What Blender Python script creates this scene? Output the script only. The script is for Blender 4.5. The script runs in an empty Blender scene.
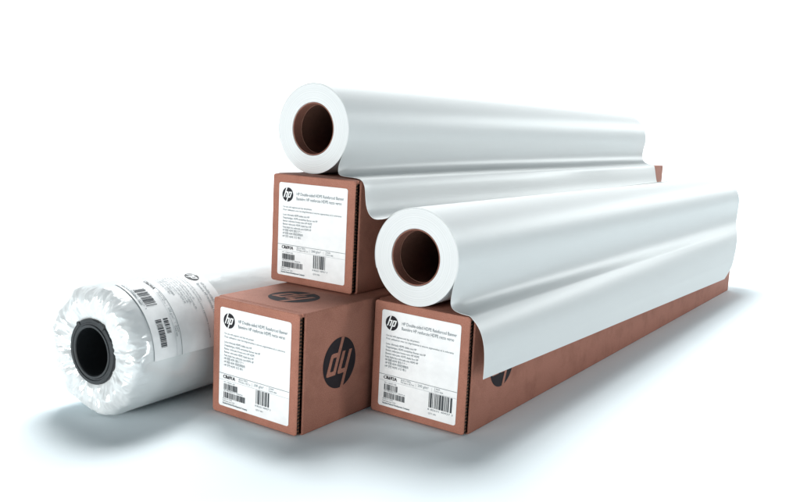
import bpy, bmesh, math, random
from mathutils import Vector, Matrix, noise
S = 0.15                     # one box width in metres; all shapes below are given in box widths
sc = bpy.context.scene
COL = sc.collection

# ------------------------------------------------------------------ camera
cam_d = bpy.data.cameras.new('camera'); cam = bpy.data.objects.new('camera', cam_d); COL.objects.link(cam)
cam.location = (5.2971*S, -5.0408*S, 2.6094*S); cam.rotation_euler = (1.4182, -0.0487, 0.5972)
cam_d.sensor_width = 36; cam_d.lens = 837.1366/800*36; cam_d.clip_start = .01; cam_d.clip_end = 100
sc.camera = cam

# ------------------------------------------------------------------ studio light
sc.view_settings.view_transform = 'Standard'; sc.view_settings.look = 'None'
sc.view_settings.exposure = 0; sc.view_settings.gamma = 1
w = bpy.data.worlds.new('World'); sc.world = w; w.use_nodes = True
w.node_tree.nodes['Background'].inputs[0].default_value = (.5, .82, 1, 1)
w.node_tree.nodes['Background'].inputs[1].default_value = .08

def lamp(name, pos, target, sx, sy, E, col=(1, 1, 1), spread=180):
    d = bpy.data.lights.new(name, 'AREA'); d.shape = 'RECTANGLE'; d.size = sx*S; d.size_y = sy*S
    p, t = Vector(pos), Vector(target)
    d.energy = E*math.pi*((p-t).length*S)**2     # E = irradiance at the target, facing the lamp
    d.color = col; d.spread = math.radians(spread)
    o = bpy.data.objects.new(name, d); COL.objects.link(o)
    o.location = p*S; o.rotation_euler = (t-p).to_track_quat('-Z', 'Y').to_euler()
    return o
V = Vector((-.562, .827, 0)); RGT = Vector((.827, .562, 0))     # view direction over the floor, and its right
lamp('overhead_softbox', (-18, 22, 43), (.8, 2, 0), 21, 18, 3.95)
lamp('front_softbox', (-1.5, -18, 1.9), (.8, 0, 1.2), 9, 3.4, 2.7, (1, .985, .97))
lamp('rim_strip', (14, 50, 17.5), (1.5, 3.5, 1.5), 19, 9, 1.05)
lamp('low_side_softbox', (22, 8, 2.6), (1.5, 4.5, 1.5), 3, 10, 1.35)
lamp('backdrop_lamp', tuple(V*27+Vector((0, 0, 26))), tuple(V*42+Vector((0, 0, 6))), 60, 6, 4.2)

# ------------------------------------------------------------------ helpers
def mesh_obj(name, bm, mats, parent=None):
    bm.normal_update()
    for v in bm.verts: v.co *= S
    me = bpy.data.meshes.new(name); bm.to_mesh(me); bm.free()
    for m in (mats if isinstance(mats, (list, tuple)) else [mats]): me.materials.append(m)
    o = bpy.data.objects.new(name, me); COL.objects.link(o); o.parent = parent
    return o
def smooth(o, ang=None):
    for p in o.data.polygons: p.use_smooth = True
    if ang:
        bm = bmesh.new(); bm.from_mesh(o.data)
        for e in bm.edges:
            if len(e.link_faces) == 2 and e.calc_face_angle(0) > math.radians(ang): e.smooth = False
        bm.to_mesh(o.data); bm.free()
    return o
def thing(name, label, cat, loc=(0, 0, 0), rz=0, group=None):
    o = bpy.data.objects.new(name, None); COL.objects.link(o)
    o.location = Vector(loc)*S; o.rotation_euler = (0, 0, rz); o.empty_display_size = .05
    o['label'] = label; o['category'] = cat
    if group: o['group'] = group
    return o
def quads(bm, rows, close=False, mi=0):
    """rows: list of equally long lists of points"""
    vs = [[bm.verts.new(p) for p in r] for r in rows]
    n = len(vs[0])
    for a, b in zip(vs, vs[1:]):
        for j in range(n if close else n-1):
            k = (j+1) % n
            f = bm.faces.new((a[j], a[k], b[k], b[j])); f.material_index = mi
    return vs
def box_bm(bm, x0, x1, y0, y1, z0, z1, bev=0, seg=2, mi=0):
    r = bmesh.ops.create_cube(bm, size=1)
    for v in r['verts']:
        v.co = Vector(((x0+x1)/2+v.co.x*(x1-x0), (y0+y1)/2+v.co.y*(y1-y0), (z0+z1)/2+v.co.z*(z1-z0)))
    fs = set(f for v in r['verts'] for f in v.link_faces)
    for f in fs: f.material_index = mi
    if bev:
        es = list(set(e for v in r['verts'] for e in v.link_edges))
        bmesh.ops.bevel(bm, geom=es, offset=bev, segments=seg, profile=.5, affect='EDGES')
    return fs

# ------------------------------------------------------------------ materials
def mat(name):
    m = bpy.data.materials.new(name); m.use_nodes = True
    nt = m.node_tree; return m, nt, nt.nodes['Principled BSDF']
def nd(nt, t, **kw):
    n = nt.nodes.new(t)
    for k, v in kw.items():
        if k in n.inputs: n.inputs[k].default_value = v
        else: setattr(n, k, v)
    return n
def obj_coords(nt, scale=(1, 1, 1)):
    tc = nd(nt, 'ShaderNodeTexCoord'); mp = nd(nt, 'ShaderNodeMapping')
    mp.inputs['Scale'].default_value = scale
    nt.links.new(tc.outputs['Object'], mp.inputs['Vector']); return mp.outputs['Vector']
def ramp(nt, fac, stops):
    r = nd(nt, 'ShaderNodeValToRGB'); e = r.color_ramp.elements
    for i, (p, c) in enumerate(stops):
        q = e[i] if i < 2 else e.new(p)
        q.position = p; q.color = (*c, 1) if len(c) == 3 else c
    nt.links.new(fac, r.inputs[0]); return r.outputs[0]
def mix(nt, fac, a, b, mode='MIX'):
    m = nd(nt, 'ShaderNodeMix', data_type='RGBA', blend_type=mode)
    for sock, val in ((m.inputs[0], fac), (m.inputs[6], a), (m.inputs[7], b)):
        if hasattr(val, 'links'): nt.links.new(val, sock)
        else: sock.default_value = val
    return m.outputs[2]
def bump(nt, bs, h, strength, dist, prev=None):
    b = nd(nt, 'ShaderNodeBump'); b.inputs['Strength'].default_value = strength; b.inputs['Distance'].default_value = dist
    nt.links.new(h, b.inputs['Height'])
    if prev: nt.links.new(prev, b.inputs['Normal'])
    nt.links.new(b.outputs[0], bs.inputs['Normal']); return b.outputs[0]

def cardboard(name, c0, c1, c2):
    m, nt, bs = mat(name)
    co = obj_coords(nt)
    n1 = nd(nt, 'ShaderNodeTexNoise', Scale=900., Detail=3.); nt.links.new(co, n1.inputs['Vector'])
    n2 = nd(nt, 'ShaderNodeTexNoise', Scale=28., Detail=5., Roughness=.65); nt.links.new(co, n2.inputs['Vector'])
    fine = ramp(nt, n1.outputs[0], [(.3, c0), (.7, c1)])
    patch = ramp(nt, n2.outputs[0], [(.46, (0, 0, 0)), (.75, (1, 1, 1))])
    pf = nd(nt, 'ShaderNodeMath', operation='MULTIPLY'); pf.inputs[1].default_value = .7
    nt.links.new(patch, pf.inputs[0])
    c = mix(nt, pf.outputs[0], fine, (*c2, 1))
    # sparse pale scuffs
    n3 = nd(nt, 'ShaderNodeTexNoise', Scale=160., Detail=6., Roughness=.75); nt.links.new(co, n3.inputs['Vector'])
    sp = ramp(nt, n3.outputs[0], [(.66, (0, 0, 0)), (.74, (.35, .35, .35))])
    c = mix(nt, sp, c, (.5, .36, .3, 1))
    nt.links.new(c, bs.inputs['Base Color'])
    bs.inputs['Roughness'].default_value = .72; bs.inputs['Specular IOR Level'].default_value = .25
    fl = obj_coords(nt, (1, 1, .02))
    n4 = nd(nt, 'ShaderNodeTexNoise', Scale=320., Detail=2.); nt.links.new(fl, n4.inputs['Vector'])
    p = bump(nt, bs, n4.outputs[0], .2, .0006)
    bump(nt, bs, n1.outputs[0], .25, .0004, p)
    return m
CARD = cardboard('brown_cardboard', (.29, .120, .081), (.45, .20, .144), (.25, .102, .068))
def edge_mat():
    m, nt, bs = mat('corrugated_edge')
    co = obj_coords(nt)
    wv = nd(nt, 'ShaderNodeTexWave', Scale=70., Distortion=1.2); wv.bands_direction = 'Z'; wv.inputs['Detail Scale'].default_value = 3
    nt.links.new(co, wv.inputs['Vector'])
    nt.links.new(ramp(nt, wv.outputs['Fac'], [(.35, (.018, .009, .005)), (.8, (.16, .07, .035))]), bs.inputs['Base Color'])
    bump(nt, bs, wv.outputs['Fac'], .8, .002); bs.inputs['Roughness'].default_value = .9
    return m
EDGE = edge_mat()
def plain(name, col, rough=.5, spec=.5):
    m, nt, bs = mat(name)
    co = obj_coords(nt); n = nd(nt, 'ShaderNodeTexNoise', Scale=60., Detail=4.); nt.links.new(co, n.inputs['Vector'])
    nt.links.new(ramp(nt, n.outputs[0], [(.3, tuple(c*.94 for c in col)), (.7, tuple(min(1, c*1.04) for c in col))]), bs.inputs['Base Color'])
    bs.inputs['Roughness'].default_value = rough; bs.inputs['Specular IOR Level'].default_value = spec
    return m
INK = plain('black_ink', (.012, .011, .016), .55, .3)
CARDINK = plain('ink_printed_on_cardboard', (.016, .012, .016), .7, .2)
GREYINK = plain('grey_print', (.15, .19, .21), .6, .3)
PALEINK = plain('pale_grey_print', (.28, .33, .35), .6, .3)
BARINK = plain('barcode_ink', (.05, .06, .068), .6, .3)
LABELM = plain('label_paper', (.89, .91, .91), .45, .35)
def satin(nt, bs, col, fac, rough):
    d = nd(nt, 'ShaderNodeBsdfDiffuse', Color=(*col, 1)); g = nd(nt, 'ShaderNodeBsdfGlossy', Color=(.95, 1, 1, 1), Roughness=rough)
    m = nd(nt, 'ShaderNodeMixShader', Fac=fac)
    nt.links.new(d.outputs[0], m.inputs[1]); nt.links.new(g.outputs[0], m.inputs[2])
    nt.links.new(m.outputs[0], nt.nodes['Material Output'].inputs['Surface'])
    return d, g
def bump_to(nt, nodes, h, strength, dist, prev=None):
    b = nd(nt, 'ShaderNodeBump'); b.inputs['Strength'].default_value = strength; b.inputs['Distance'].default_value = dist
    nt.links.new(h, b.inputs['Height'])
    if prev: nt.links.new(prev, b.inputs['Normal'])
    for q in nodes: nt.links.new(b.outputs[0], q.inputs['Normal'])
    return b.outputs[0]
def paper():
    m, nt, bs = mat('banner_sheet')
    dg = satin(nt, bs, (.635, .655, .653), .112, .45)
    co = obj_coords(nt, (1, .06, 1))
    n = nd(nt, 'ShaderNodeTexNoise', Scale=420., Detail=3.); nt.links.new(co, n.inputs['Vector'])
    co2 = obj_coords(nt, (1, .35, 1))
    n2 = nd(nt, 'ShaderNodeTexNoise', Scale=22., Detail=3.); nt.links.new(co2, n2.inputs['Vector'])
    p = bump_to(nt, dg, n2.outputs[0], .10, .002)
    bump_to(nt, dg, n.outputs[0], .22, .0005, p)
    return m
PAPER = paper()
def winding():
    m, nt, bs = mat('wound_paper_edge')
    tc = nd(nt, 'ShaderNodeTexCoord'); sx = nd(nt, 'ShaderNodeSeparateXYZ'); nt.links.new(tc.outputs['Object'], sx.inputs[0])
    h = nd(nt, 'ShaderNodeMath', operation='POWER'); h.inputs[1].default_value = 2; nt.links.new(sx.outputs['X'], h.inputs[0])
    k = nd(nt, 'ShaderNodeMath', operation='MULTIPLY_ADD'); nt.links.new(sx.outputs['Z'], k.inputs[0]); nt.links.new(sx.outputs['Z'], k.inputs[1]); nt.links.new(h.outputs[0], k.inputs[2])
    q = nd(nt, 'ShaderNodeMath', operation='SQRT'); nt.links.new(k.outputs[0], q.inputs[0])
    n = nd(nt, 'ShaderNodeTexNoise', Scale=1300., Detail=3.); n.noise_dimensions = '1D'; nt.links.new(q.outputs[0], n.inputs['W'])
    nt.links.new(ramp(nt, n.outputs[0], [(.3, (.64, .67, .67)), (.7, (.82, .84, .84))]), bs.inputs['Base Color'])
    bump(nt, bs, n.outputs[0], .3, .0006)
    bs.inputs['Roughness'].default_value = .6; bs.inputs['Specular IOR Level'].default_value = .3
    return m
WIND = winding()
TUBE = cardboard('core_tube_cardboard', (.23, .10, .075), (.31, .14, .10), (.21, .09, .065))
INNERWALL = cardboard('dark_inner_wall_cardboard', (.15, .072, .05), (.22, .105, .075), (.13, .064, .044))
def film():
    m, nt, bs = mat('clear_plastic_film_over_white_roll')
    dg = satin(nt, bs, (.68, .71, .715), .14, .19)
    co = obj_coords(nt, (1, .3, 1))
    n = nd(nt, 'ShaderNodeTexNoise', Scale=48., Detail=5., Roughness=.6, Distortion=1.2); nt.links.new(co, n.inputs['Vector'])
    v = nd(nt, 'ShaderNodeTexVoronoi', Scale=45.); v.feature = 'DISTANCE_TO_EDGE'; nt.links.new(co, v.inputs['Vector'])
    co3 = obj_coords(nt, (1, .8, 1))
    wp = nd(nt, 'ShaderNodeTexNoise', Scale=18., Detail=2.); nt.links.new(co3, wp.inputs['Vector'])
    ad = nd(nt, 'ShaderNodeMix', data_type='VECTOR'); ad.inputs[0].default_value = .06
    nt.links.new(co3, ad.inputs[4]); nt.links.new(wp.outputs['Color'], ad.inputs[5])
    v2 = nd(nt, 'ShaderNodeTexVoronoi', Scale=30.); v2.feature = 'SMOOTH_F1'; v2.inputs['Smoothness'].default_value = .15; nt.links.new(ad.outputs[1], v2.inputs['Vector'])
    p = bump_to(nt, dg, n.outputs[0], .12, .004)
    bump_to(nt, dg, v2.outputs['Distance'], .08, .006, p)
    return m
FILM = film()
def black_plastic():
    m, nt, bs = mat('black_plastic')
    bs.inputs['Base Color'].default_value = (.012, .014, .016, 1); bs.inputs['Roughness'].default_value = .38
    co = obj_coords(nt); n = nd(nt, 'ShaderNodeTexNoise', Scale=500.); nt.links.new(co, n.inputs['Vector'])
    bump(nt, bs, n.outputs[0], .15, .0004); return m
BLK = black_plastic()
def floor_mat():
    m, nt, bs = mat('white_studio_sweep')
    co = obj_coords(nt); n = nd(nt, 'ShaderNodeTexNoise', Scale=3., Detail=4.); nt.links.new(co, n.inputs['Vector'])
    nt.links.new(ramp(nt, n.outputs[0], [(.3, (.83, .915, .945)), (.7, (.845, .925, .955))]), bs.inputs['Base Color'])
    bs.inputs['Roughness'].default_value = .8; bs.inputs['Specular IOR Level'].default_value = .15
    return m
FLOOR = floor_mat()

# ------------------------------------------------------------------ setting: one white sweep, floor curving up into a wall
bm = bmesh.new(); rows = []
prof = [(-40, 0), (-20, 0), (0, 0), (15, 0), (30, 0)]
for k in range(1, 17):
    a = k/16*math.pi/2; prof.append((30+12*math.sin(a), 12-12*math.cos(a)))
prof += [(42, 24), (42, 40)]
for d, z in prof:
    rows.append([V*d+RGT*s+Vector((0, 0, z)) for s in (-60, -25, 0, 25, 60)])
quads(bm, rows); bmesh.ops.reverse_faces(bm, faces=bm.faces[:])
o = smooth(mesh_obj('backdrop', bm, FLOOR)); o['kind'] = 'structure'

# ------------------------------------------------------------------ print: text, bars, round logo as thin geometry in label space
_tc = {}
def text_geo(s, size):
    key = s
    if key not in _tc:
        c = bpy.data.curves.new('t', 'FONT'); c.body = s; c.size = 1; c.resolution_u = 2; c.fill_mode = 'FRONT' if hasattr(c, 'fill_mode') else c.fill_mode
        o = bpy.data.objects.new('t', c); COL.objects.link(o)
        dg = bpy.context.evaluated_depsgraph_get(); dg.update()
        me = bpy.data.meshes.new_from_object(o.evaluated_get(dg))
        _tc[key] = ([(v.co.x, v.co.y) for v in me.vertices], [tuple(p.vertices) for p in me.polygons])
        bpy.data.objects.remove(o); bpy.data.curves.remove(c); bpy.data.meshes.remove(me)
    vs, fs = _tc[key]
    wd = max((v[0] for v in vs), default=1)
    return vs, fs, wd
class Flat:
    """2-D polygons in label space (x right, y up, box widths) mapped to 3-D by fn(x, y, h)"""
    def __init__(s): s.v = []; s.f = []
    def poly(s, pts, h, mi=0):
        b = len(s.v); s.v += [(x, y, h) for x, y in pts]; s.f.append((tuple(range(b, b+len(pts))), mi))
    def rect(s, x0, y0, x1, y1, h, mi=0, n=1):
        for k in range(n):
            a, c = x0+(x1-x0)*k/n, x0+(x1-x0)*(k+1)/n
            s.poly([(a, y0), (c, y0), (c, y1), (a, y1)], h, mi)
    def text(s, t, x, y, size=None, width=None, h=.004, mi=0, bold=False):
        vs, fs, wd = text_geo(t, 1)
        k = width/wd if width else size
        ky = size if size else k
        b = len(s.v)
        for dx in ((0, .05, .09) if bold else (0,)):
            b = len(s.v)
            s.v += [(x+a*k+dx*ky, y+c*ky, h+dx*.002) for a, c in vs]
            s.f += [(tuple(b+i for i in f), mi) for f in fs]
    def build(s, name, fn, mats, parent):
        bm = bmesh.new(); vv = [bm.verts.new(fn(*p)) for p in s.v]
        for f, mi in s.f:
            try: q = bm.faces.new([vv[i] for i in f]); q.material_index = mi
            except ValueError: pass
        return mesh_obj(name, bm, mats, parent)
def logo(cx, cy, r, h, flip=False):
    F = Flat(); n = 56; sg = -1 if flip else 1
    ring = [0, .5, 1]
    for a, b in zip(ring, ring[1:]):
        for k in range(n):
            t0, t1 = 2*math.pi*k/n, 2*math.pi*(k+1)/n
            P = lambda q, t: (cx+sg*r*q*math.cos(t), cy+sg*r*q*math.sin(t))
            F.poly([P(b, t0), P(b, t1), P(a, t1), P(a, t0)] if a else [P(b, t0), P(b, t1), (cx, cy)], h)
    sh = .36
    def st(pts, hh):
        F.poly([(cx+sg*r*(x+sh*y), cy+sg*r*y) for x, y in pts], hh, 1)
    def bar(x0, y0, x1, y1, hh, n=4):
        for k in range(n):
            st([(x0, y0+(y1-y0)*k/n), (x1, y0+(y1-y0)*k/n), (x1, y0+(y1-y0)*(k+1)/n), (x0, y0+(y1-y0)*(k+1)/n)], hh)
    e = .002
    def top_at(x):   # where a slanted line leaves the circle
        y = 0
        while (x+sh*y)**2+y*y < .995: y += .004
        return y
    def bot_at(x):
        y = 0
        while (x+sh*y)**2+y*y < .995: y -= .004
        return y
    W_ = .185
    # h
    st([(-.60, -.42), (-.60+W_, -.42), (-.60+W_, top_at(-.60+W_)), (-.60, top_at(-.60))], h+e)
    st([(-.60+W_, .27), (-.22, .27), (-.19, .24), (-.19, -.42), (-.005, -.42), (-.005, .33), (-.03, .41), (-.10, .44), (-.60+W_, .44)], h+e)
    # p
    st([(.10, bot_at(.10)), (.10+W_, bot_at(.10+W_)), (.10+W_, .44), (.10, .44)], h+e)
    st([(.10+W_, .27), (.47, .27), (.49, .24), (.49, -.42), (.10+W_, -.42)][:0] or [(.10+W_, .27), (.46, .27), (.49, .24), (.49, 0), (.675, 0), (.675, .33), (.65, .41), (.58, .44), (.10+W_, .44)], h+e)
    st([(.10+W_, -.42), (.58, -.42), (.65, -.39), (.675, -.31), (.675, 0), (.49, 0), (.49, -.22), (.46, -.25), (.10+W_, -.25)], h+e)
    return F
def rrect(x0, y0, x1, y1, r, n=6):
    pts = []
    for cx, cy, a0 in ((x1-r, y0+r, -90), (x1-r, y1-r, 0), (x0+r, y1-r, 90), (x0+r, y0+r, 180)):
        for k in range(n+1):
            a = math.radians(a0+90*k/n); pts.append((cx+r*math.cos(a), cy+r*math.sin(a)))
    return pts
LW, LH = .815, .885
TITLE = ('HP Double-sided HDPE Reinforced Banner', 'Bannière HP renforcée HDPE recto verso')
USE = ('For use with pigment and dye ink printers', "Pour utilisation avec les imprimantes à encres pigmentées et à colorants")
LANG = ('Lona reforzada HDPE doble cara HP', 'Doppelseitiges, HDPE-verstärktes Banner von HP', 'Banner rinforzato fronte-retro HP HDPE',
        'Banner reforçado HDPE dupla face HP', 'Faixa dupla face reforçada com HDPE HP', 'HP 両面 HDPE 強化バナー', 'HP 双面 HDPE 增强型横幅布', 'HP 양면 HDPE 보강 배너')
def barcode(rnd, x0, x1, y0, y1, F, h=.004, mi=0, unit=.0042):
    x = x0
    while x < x1-unit*3:
        wd = unit*rnd.choice((1, 1, 2, 3)); F.rect(x, y0, min(x+wd, x1), y1, h, mi); x += wd+unit*rnd.choice((1, 1, 2))
def build_label(parent, fn, code, kind, seed):
    """label space: origin at the label's lower left, LW wide, LH high"""
    rnd = random.Random(seed)
    bm = bmesh.new()
    if kind == 'wrap':
        nx = 40
        rows = [[fn(LW*1.035*i/nx, LH*j/8, .0015) for i in range(nx+1)] for j in range(9)]
        quads(bm, rows)
    else:
        pts = rrect(0, 0, LW, LH, .022)
        top = [bm.verts.new(fn(x, y, .0035)) for x, y in pts]; bot = [bm.verts.new(fn(x, y, -.002)) for x, y in pts]
        bm.faces.new(top)
        for i in range(len(pts)):
            j = (i+1) % len(pts); bm.faces.new((bot[i], bot[j], top[j], top[i]))
    lab = mesh_obj('label', bm, LABELM, parent)
    if kind == 'wrap': smooth(lab)
    H0 = .006 if kind != 'wrap' else .005
    U = lambda u: u*LW
    Vv = lambda v: LH*(1-v)
    logo(U(.135), Vv(.125), .082*LW, H0).build('logo', fn, [INK, LABELM], lab)
    F = Flat()
    F.text(TITLE[0], U(.265), Vv(.125), size=.043, width=LW*.69, h=H0, mi=0)
    F.text(TITLE[1], U(.265), Vv(.175), size=.043, width=LW*.66, h=H0, mi=0)
    F.build('title_text', fn, [GREYINK], lab)
    F = Flat()
    F.text(USE[0], U(.07), Vv(.265), size=.024, width=LW*.43, h=H0)
    F.text(USE[1], U(.07), Vv(.298), size=.024, width=LW*.86, h=H0)
    y = .352
    for i, t in enumerate(LANG):
        F.text(t, U(.07), Vv(y), size=.027, width=LW*((.40, .52, .44, .43, .43, .29, .31, .28)[i]), h=H0); y += .0335
    F.build('body_text', fn, [GREYINK], lab); F = Flat()
    F.rect(0.0, Vv(.668), LW*(1.035 if kind == 'wrap' else 1), Vv(.6635), H0, 1, n=24)
    F.rect(0.0, Vv(.7305), LW*(1.035 if kind == 'wrap' else 1), Vv(.7285), H0, 2, n=24)
    F.text('36 in x 150 ft', U(.29), Vv(.692), size=.024, width=LW*.13, h=H0)
    F.text('914 mm x 45.7 m', U(.29), Vv(.716), size=.024, width=LW*.17, h=H0)
    F.text('200 g/m²', U(.51), Vv(.708), size=.034, width=LW*.14, h=H0, mi=2)
    F.rect(U(.485), Vv(.72), U(.487), Vv(.68), H0, 2); F.rect(U(.69), Vv(.72), U(.692), Vv(.68), H0, 2)
    F.text('2 inch', U(.72), Vv(.692), size=.024, width=LW*.07, h=H0)
    F.text('Core size', U(.72), Vv(.716), size=.024, width=LW*.11, h=H0)
    F.build('data_line', fn, [GREYINK, GREYINK, PALEINK], lab); F = Flat()
    F.text('Made in USA', U(.06), Vv(.928), size=.02, width=LW*.14, h=H0, mi=2)
    F.text('Fabriqué aux USA', U(.06), Vv(.950), size=.02, width=LW*.18, h=H0, mi=2)
    F.text('Hewlett-Packard Development Company', U(.06), Vv(.974), size=.021, width=LW*.36, h=H0, bold=True)
    if kind != 'wrap':
        F.text('PC: CR691-00', U(.075), Vv(.757), size=.018, width=LW*.16, h=H0)
        F.text('(P) PRODUCT: CR691A', U(.075), Vv(.842), size=.018, width=LW*.28, h=H0)
    F.build('origin_text', fn, [GREYINK, GREYINK, PALEINK], lab)
    F = Flat(); F.text(code, U(.06), Vv(.712), size=.045, width=LW*.175, h=H0, bold=True)
    F.build('part_number', fn, [INK], lab)
    if kind == 'wrap':
        bc = ((.20, .47, .80, .93, .007), (.62, .80, .765, .82, .004), (.62, .93, .845, .915, .004))
    elif kind == 'wide':
        bc = ((.66, .955, .735, .885, .0062), (.075, .265, .765, .825, .0036), (.075, .37, .85, .91, .0036))
    else:
        bc = ((.545, .745, .735, .875, .0052), (.075, .275, .765, .825, .0036), (.075, .40, .85, .91, .0036))
    for x0, x1, v0, v1, un in bc:
        F = Flat(); barcode(rnd, U(x0), U(x1), Vv(v1), Vv(v0), F, H0, 0, un)
        F.build('barcode', fn, [BARINK], lab)
    x0, x1 = bc[0][0], bc[0][1]
    F = Flat(); F.text('8 85631 40927 3', U(x0-.01), Vv(bc[0][3]+.028), size=.022, width=LW*(x1-x0+.02), h=H0)
    F.text('QTY: 001', U(x0), Vv(min(.965, bc[0][3]+.068)), size=.02, width=LW*.10, h=H0)
    F.build('barcode_number', fn, [GREYINK], lab)
    return lab

# ------------------------------------------------------------------ boxes
HB, LB = 1.0382, 9.1107
def cardboard_box(label, loc, rz, code, kind, seed, marks):
    t = thing('cardboard_box', label, 'box', loc, rz, 'brown boxes holding banner rolls')
    bm = bmesh.new()
    # body: long carton whose front end is a shallow dark recess behind the end flap
    fs = box_bm(bm, 0, 1, .058, LB, 0, HB)
    front = [f for f in fs if f.normal.y < -.5 or abs(f.calc_center_median().y-.058) < 1e-5]
    r = bmesh.ops.inset_region(bm, faces=front, thickness=.022, depth=0)
    for f in front:
        f.material_index = 1
        for v in f.verts: v.co.y += .12
    for f in r['faces']: f.material_index = 0
    edges = [e for e in bm.edges if all(abs(v.co.x) < 1e-4 or abs(v.co.x-1) < 1e-4 for v in e.verts) and all(v.co.z < 1e-4 or v.co.z > HB-1e-4 for v in e.verts)]
    bmesh.ops.bevel(bm, geom=edges, offset=.014, segments=3, profile=.5, affect='EDGES')
    body = smooth(mesh_obj('body', bm, [CARD, EDGE], t), 40)
    # end flap: rounded panel hinged at the top, with its corrugated edge showing at the right
    bm = bmesh.new()
    pts = rrect(.001, .004, .984, HB-.004, .028, 5)
    lay = []
    for y, ins in ((.006, .006), (.002, .0025), (0, 0) and (0.0, .007), (.034, .003)):
        pass
    def ring(y, ins):
        return [bm.verts.new((.5+(x-.5)*(1-2*ins), y, HB/2+(z-HB/2)*(1-2*ins))) for x, z in pts]
    A_ = ring(0, .006); B_ = ring(.006, 0); C_ = ring(.034, 0)
    bm.faces.new(A_)
    n = len(pts)
    for P, Q, mi in ((A_, B_, 0), (B_, C_, 1)):
        for i in range(n):
            j = (i+1) % n; f = bm.faces.new((P[i], Q[i], Q[j], P[j])); f.material_index = mi
            if mi == 1 and f.calc_center_median().z > HB-.03: f.material_index = 0
    bm.faces.new(C_[::-1])
    bmesh.ops.recalc_face_normals(bm, faces=bm.faces[:])
    mesh_obj('end_flap', bm, [CARD, EDGE], t)
    # top hinge strip joining the flap to the carton
    bm = bmesh.new(); box_bm(bm, .022, .990, .0345, .0575, HB-.03, HB-.0015, .004)
    mesh_obj('hinge_strip', bm, CARD, t)
    tl = random.Random(seed).uniform(-.007, .007)
    fl = lambda x, y, h: Vector((.085+x-tl*(y-.44), -h, .073+y+tl*(x-.41)))
    build_label(t, fl, code, kind, seed)
    for face, a, b, r_, rot in marks:
        if face == 'side': fn = lambda x, y, h: Vector((1+h, x, y))
        else: fn = lambda x, y, h: Vector((x, y, HB+h))
        L = logo(0, 0, r_, .002, False)
        ca, sa = math.cos(rot), math.sin(rot)
        L.v = [(a+x*ca-y*sa, b+x*sa+y*ca, h) for x, y, h in L.v]
        L.build('logo', fn, [CARDINK, CARD], t)
    return t
bA = cardboard_box('brown cardboard box at lower left with round black logos on its side and top', (0, 0, 0), 0, 'CR691A', 'std', 3,
                   [('side', .525, .53, .226, math.pi), ('top', .505, .475, .228, math.pi+.03)])
bC = cardboard_box('long brown cardboard box on the right with a white sheet hanging down its side', (1.0453, .9541, 0), -.0047, 'CR692A', 'wide', 8,
                   [('side', .60, .535, .23, math.pi)])
bB = cardboard_box('upper brown cardboard box stacked on the lower left box', (-.1783, .9077, HB+.001), .0052, 'CR691A', 'std', 5, [])

# ------------------------------------------------------------------ rolls with a loose sheet
def lathe(bm, prof, cx, cz, n=128, mi=0, closed=False):
    """prof: (radius, y) points; turned about the y axis through (cx, cz)"""
    rows = [[Vector((cx+r*math.cos(2*math.pi*k/n), y, cz+r*math.sin(2*math.pi*k/n))) for k in range(n)] for r, y in prof]
    if closed: rows.append(None)
    if closed:
        rows.pop(); vs = quads(bm, rows, True, mi)
        for j in range(n):
            k = (j+1) % n; f = bm.faces.new((vs[-1][j], vs[-1][k], vs[0][k], vs[0][j])); f.material_index = mi
    else: quads(bm, rows, True, mi)
    bmesh.ops.recalc_face_normals(bm, faces=bm.faces[:])
def catmull(P, per):
    out = []
    for i in range(len(P)-1):
        p0 = P[i-1] if i else P[0]*2-P[1]; p1, p2 = P[i], P[i+1]; p3 = P[i+2] if i+2 < len(P) else P[-1]*2-P[-2]
        for k in range(per):
            t = k/per
            out.append(.5*((2*p1)+(p2-p0)*t+(2*p0-5*p1+4*p2-p3)*t*t+(3*p1-p0-3*p2+p3)*t**3))
    out.append(P[-1].copy()); return out
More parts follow.
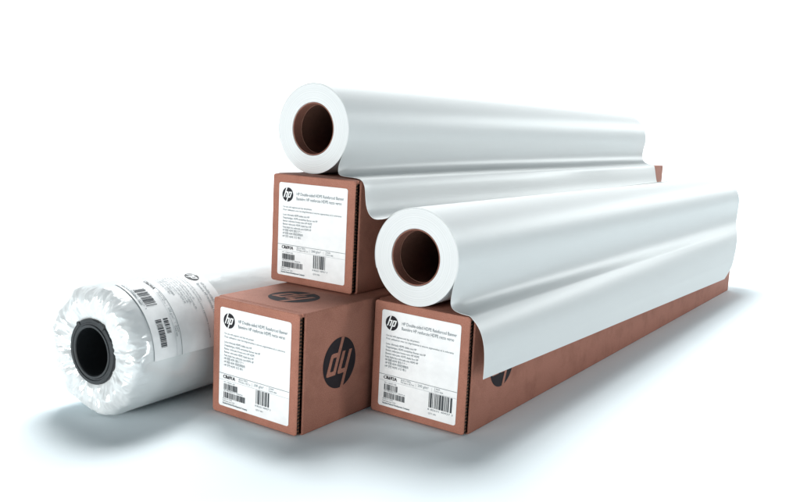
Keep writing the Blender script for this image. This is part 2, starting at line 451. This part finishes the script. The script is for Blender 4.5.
def banner_roll(label, loc, rz, r, rc, y0, y1, front, back, seed, wob, edge_x):
    """origin: point under the roll on the box top; front/back: sheet edge control points after it leaves the roll (x, z, y) relative to the origin box frame"""
    t = thing('banner_roll', label, 'paper roll', loc, rz, 'white banner rolls lying on the boxes')
    bm = bmesh.new()
    lathe(bm, [(rc, y0+.012), (rc+.004, y0), (r-.003, y0), (r, y0+.004), (r, y1-.004), (r-.003, y1), (rc, y1)], 0, 0, closed=True)
    o = smooth(mesh_obj('paper_winding', bm, WIND, t), 35); o.location = (0, 0, r*S)
    bm = bmesh.new()
    ri = rc-.012
    lathe(bm, [(ri, y0+.01), (ri+.002, y0+.004), (rc-.003, y0+.004), (rc-.001, y0+.01), (rc-.001, y1-.01), (ri, y1-.01)], 0, 0, closed=True)
    o = smooth(mesh_obj('core_tube', bm, TUBE, t), 35); o.location = (0, 0, r*S)
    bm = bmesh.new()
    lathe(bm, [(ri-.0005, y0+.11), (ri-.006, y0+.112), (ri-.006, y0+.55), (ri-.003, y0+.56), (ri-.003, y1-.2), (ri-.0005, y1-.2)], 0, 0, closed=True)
    o = smooth(mesh_obj('core_inner_wall', bm, INNERWALL, t), 35); o.location = (0, 0, r*S)  # inner wall of the core, a darker brown from a short depth inwards
    # sheet: rides on the winding, leaves it at the right and runs over the box edge
    R_ = r+.0035; rows = []
    a_end = front[0]; na = 90
    def edge(pts, y, ang):
        arc = [Vector((R_*math.cos(math.radians(a)), y, r+R_*math.sin(math.radians(a)))) for a in [200+(ang-200)*k/na for k in range(na)]]
        last = Vector((R_*math.cos(math.radians(ang)), y, r+R_*math.sin(math.radians(ang))))
        ctrl = [last]+[Vector((x, yy, z)) for x, z, yy in pts]
        pre = arc[-1]
        c = catmull([pre]+ctrl, 7)[7:]
        return arc+c
    Fe = edge(front[1], y0+.001, front[0]); Be = edge(back[1], y1-.004, back[0])
    M = 120
    bm = bmesh.new()
    nn = len(Fe)
    xe = edge_x
    def keep_clear(p, g):
        dx, dz = p.x-(xe-.03), p.z+.03     # the box's right edge is xe, its top z = 0 in this frame
        if dx > 0 and dz > 0:
            dd = math.hypot(dx, dz)
            if dd < .03+g: return Vector((xe-.03+dx/dd*(.03+g), p.y, -.03+dz/dd*(.03+g)))
        elif dx <= 0 and dz < .03+g: return Vector((p.x, p.y, g))
        elif dz <= 0 and dx < .03+g: return Vector((xe+g, p.y, p.z))
        return p
    for j in range(M+1):
        q = j/M; row = []
        for i, (a, b) in enumerate(zip(Fe, Be)):
            kk = min(1, max(0, (i-na)/(nn-na)))
            qs = q**(.25+.75*min(1, max(0, (kk-.55)/.3)))       # the tight front curl opens out soon behind the roll's face
            p = a.lerp(b, qs); p.y = a.y+(b.y-a.y)*q
            k = max(0, i-na-6)/(nn-na-6)
            amp = wob*min(1, k*3)*math.sin(math.pi*min(1, q*1.0))**.5 if k > 0 else 0
            if amp:
                p = p+Vector((.7, 0, .25))*amp*noise.noise(Vector((seed, p.y*.45, k*2.2)))
            row.append(p)
        for it in range(int(24+110*q)):
            row[na+2:] = [keep_clear(p, .012) for p in row[na+2:]]
            row[na-2:-12] = [row[i-1]*.25+row[i]*.5+row[i+1]*.25 for i in range(na-2, nn-12)]
        row[na+2:] = [keep_clear(p, .007) for p in row[na+2:]]
        rows.append(row)
    quads(bm, rows)
    bmesh.ops.recalc_face_normals(bm, faces=bm.faces[:])
    o = mesh_obj('loose_sheet', bm, PAPER, t)
    smooth(o)
    # real thickness
    bm = bmesh.new(); bm.from_mesh(o.data)
    bmesh.ops.solidify(bm, geom=bm.faces[:], thickness=.003*S); bm.to_mesh(o.data); bm.free()
    smooth(o, 40)
    return t
# upper roll, lies on box B.  Points are given in B's frame and shifted to the roll's own axis.
x1_, z1_ = .261, 2.0764
cB = lambda L: [(x-x1_, z-z1_, y) for x, z, y in L]
def on_roll2(cx, cz, rr, a0, a1, y0_, y1_, n):
    return [(cx+rr*math.cos(math.radians(a0+(a1-a0)*k/n)), cz+rr*math.sin(math.radians(a0+(a1-a0)*k/n)), y0_+(y1_-y0_)*k/n) for k in range(n+1)]
f1 = cB([(.627, 2.24, .235), (.603, 2.171, .23), (.603, 2.115, .23), (.632, 2.089, .225), (.70, 2.083, .20), (.85, 2.092, .125), (.985, 2.092, .06), (1.04, 2.058, .05),
         (1.066, 1.988, .04), (1.085, 1.891, .024), (1.12, 1.81, .013), (1.17, 1.763, .008), (1.23, 1.753, 0), (1.29, 1.767, 0)]+on_roll2(1.639, 1.467, .440, 136, 120, .02, .06, 3))
ys1 = (8.95, 8.95, 8.94, 8.92, 8.86, 8.72, 8.6, 8.56, 8.56, 8.5, 8.45, 8.4, 8.4, 8.4, 8.4, 8.4, 8.4, 8.4)
b1 = cB([(.666, 2.33, 8.95), (.664, 2.27, 8.94), (.674, 2.21, 8.9), (.70, 2.158, 8.85), (.745, 2.122, 8.78), (.82, 2.10, 8.7), (.925, 2.082, 8.6)])
b1 += [(x-(.02 if k > 6 else 0)-(.07 if k > 11 else 0), z, y) for k, ((x, z, _), y) in enumerate(zip(f1, ys1))][7:]
r1 = banner_roll('upper white paper roll lying on the topmost box, its sheet falling over the edge', (-.1783+.261, .9077, z1_+.0025), .0052, .4289, .2509, .25, 8.96,
                 (-25, f1), (-16, b1), 1.7, .02, 1-x1_)
x2_, z2_ = .4156, HB
cC = lambda L: [(x-x2_, z-z2_, y) for x, z, y in L]
f2 = cC([(.804, 1.234, -.018), (.793, 1.165, -.018), (.793, 1.112, -.018), (.815, 1.077, -.018), (.864, 1.059, -.018), (.935, 1.051, -.018), (.997, 1.033, -.018), (1.058, .987, -.018),
         (1.104, .921, -.02), (1.136, .824, -.02), (1.149, .715, -.022), (1.151, .603, -.024), (1.149, .54, -.024)])
b2 = cC([(.849, 1.35, 9.93), (.858, 1.27, 9.86), (.878, 1.20, 9.75), (.906, 1.143, 9.6), (.942, 1.098, 9.45), (.983, 1.06, 9.35), (1.025, 1.018, 9.2), (1.06, .965, 9.1),
         (1.09, .88, 9.0), (1.112, .79, 8.9), (1.135, .66, 8.7), (1.15, .50, 8.5), (1.15, .348, 8.09)])
r2 = banner_roll('lower right white paper roll in front, its wide sheet draped over the box side', (1.0453+.4156, .9541, z2_+.0025), -.0047, .4278, .2467, -.02, 9.95,
                 (-22, f2), (-8, b2), 4.2, .018, 1-x2_)

# ------------------------------------------------------------------ film-wrapped roll on the floor
def wrapped_roll():
    R0 = .5676
    t = thing('wrapped_roll', 'plastic-wrapped white roll lying on the floor at far left with black end plug', 'paper roll', (-.6326, -.9088, 0), .024)
    rnd = random.Random(11)
    prof = [(9.4, .30), (9.4, R0-.02), (9.36, R0)]+[(9.36-(9.36-1.3)*k/40, R0) for k in range(1, 40)]
    prof += [(1.3-(1.3-.34)*k/40, R0) for k in range(41)]
    sh = [Vector((.34, R0)), Vector((.25, R0-.004)), Vector((.17, R0-.024)), Vector((.125, R0-.070)), Vector((.108, R0-.14)), Vector((.118, R0-.205)), Vector((.135, R0-.262)), Vector((.165, .268)), Vector((.22, .245))]
    prof += [tuple(p) for p in catmull([Vector((p.x, p.y, 0)) for p in sh], 10)[1:]] and [(p.x, p.y) for p in catmull([Vector((p.x, p.y, 0)) for p in sh], 10)[1:]]
    N = 480; rows = []
    def fold(a, ph, k): return 1-abs(math.sin(k*a+ph))
    for y, r in prof:
        row = []
        e = max(0, min(1, (.36-y)/.24)); e = e*e*(3-2*e)          # grows over the gathered end
        if r < .32 and y < 1: e *= max(0, (r-.245)/.075)
        for k in range(N):
            a = 2*math.pi*k/N; ca, sa = math.cos(a), math.sin(a)
            wv = 1.1*noise.noise(Vector((ca*2.2, sa*2.2, y*1.5+3)))
            n1 = noise.noise(Vector((ca*3.2+wv, sa*3.2+wv, y*2)))
            n2 = abs(noise.noise(Vector((ca*4.6+wv*2, sa*4.6, y*3+r*5))))
            n3 = abs(noise.noise(Vector((ca*11, sa*11+wv, y*6+r*12))))
            d = e*(.036*n1-.017*n2-.007*n3+.004)
            dy = e*(.03*noise.noise(Vector((ca*5, sa*5+wv, 9+r*6)))+.012*n3-.012*n2)
            body = (1-e)*.0035*noise.noise(Vector((ca*2.5, sa*2.5, y*1.3))) if y < 9.3 else 0
            rr = r+d+body
            z = R0+rr*sa
            z = max(z, .003)
            row.append(Vector((rr*ca, y+dy, z)))
        rows.append(row)
    bm = bmesh.new(); quads(bm, rows, True); bmesh.ops.recalc_face_normals(bm, faces=bm.faces[:])
    o = smooth(mesh_obj('plastic_film', bm, FILM, t))
    # end plug: flange with a stepped rim, hollow inside, two notched tabs
    bm = bmesh.new()
    lathe(bm, [(.285, .165), (.285, .135), (.279, .128), (.252, .126), (.246, .132), (.236, .132), (.230, .124), (.214, .124), (.207, .130), (.200, .16), (.198, 1.6), (.01, 1.6), (.01, 1.62), (.24, 1.62), (.24, .175)], 0, R0, 96, closed=True)
    plug = smooth(mesh_obj('core_plug', bm, BLK, t), 30)
    for a0, wd in ((62, 16), (18, 22), (128, 8)):
        bm = bmesh.new()
        f = []
        for y in (.122, .15):
            f.append([Vector((q*math.cos(math.radians(a)), y, R0+q*math.sin(math.radians(a)))) for q, a in
                      [(.255, a0-wd/2), (.283, a0-wd/2), (.293, a0-wd/2+3), (.295, a0), (.293, a0+wd/2-3), (.283, a0+wd/2), (.255, a0+wd/2)]])
        va = [bm.verts.new(p) for p in f[0]]; vb = [bm.verts.new(p) for p in f[1]]
        bm.faces.new(va); bm.faces.new(vb[::-1])
        for i in range(len(va)):
            j = (i+1) % len(va); bm.faces.new((va[i], vb[i], vb[j], va[j]))
        bmesh.ops.recalc_face_normals(bm, faces=bm.faces[:])
        mesh_obj('tab', bm, BLK, plug)
    # label wound over the roll: its text runs round the circumference, its top points to the back
    Rl = R0+.006; th0 = math.radians(90-7)
    def fn(x, y, h):
        a = th0-x/Rl
        return Vector(((Rl+h)*math.cos(a), .31+y, R0+(Rl+h)*math.sin(a)))
    build_label(t, fn, 'CR691A', 'wrap', 21)
    return t
wrapped_roll()
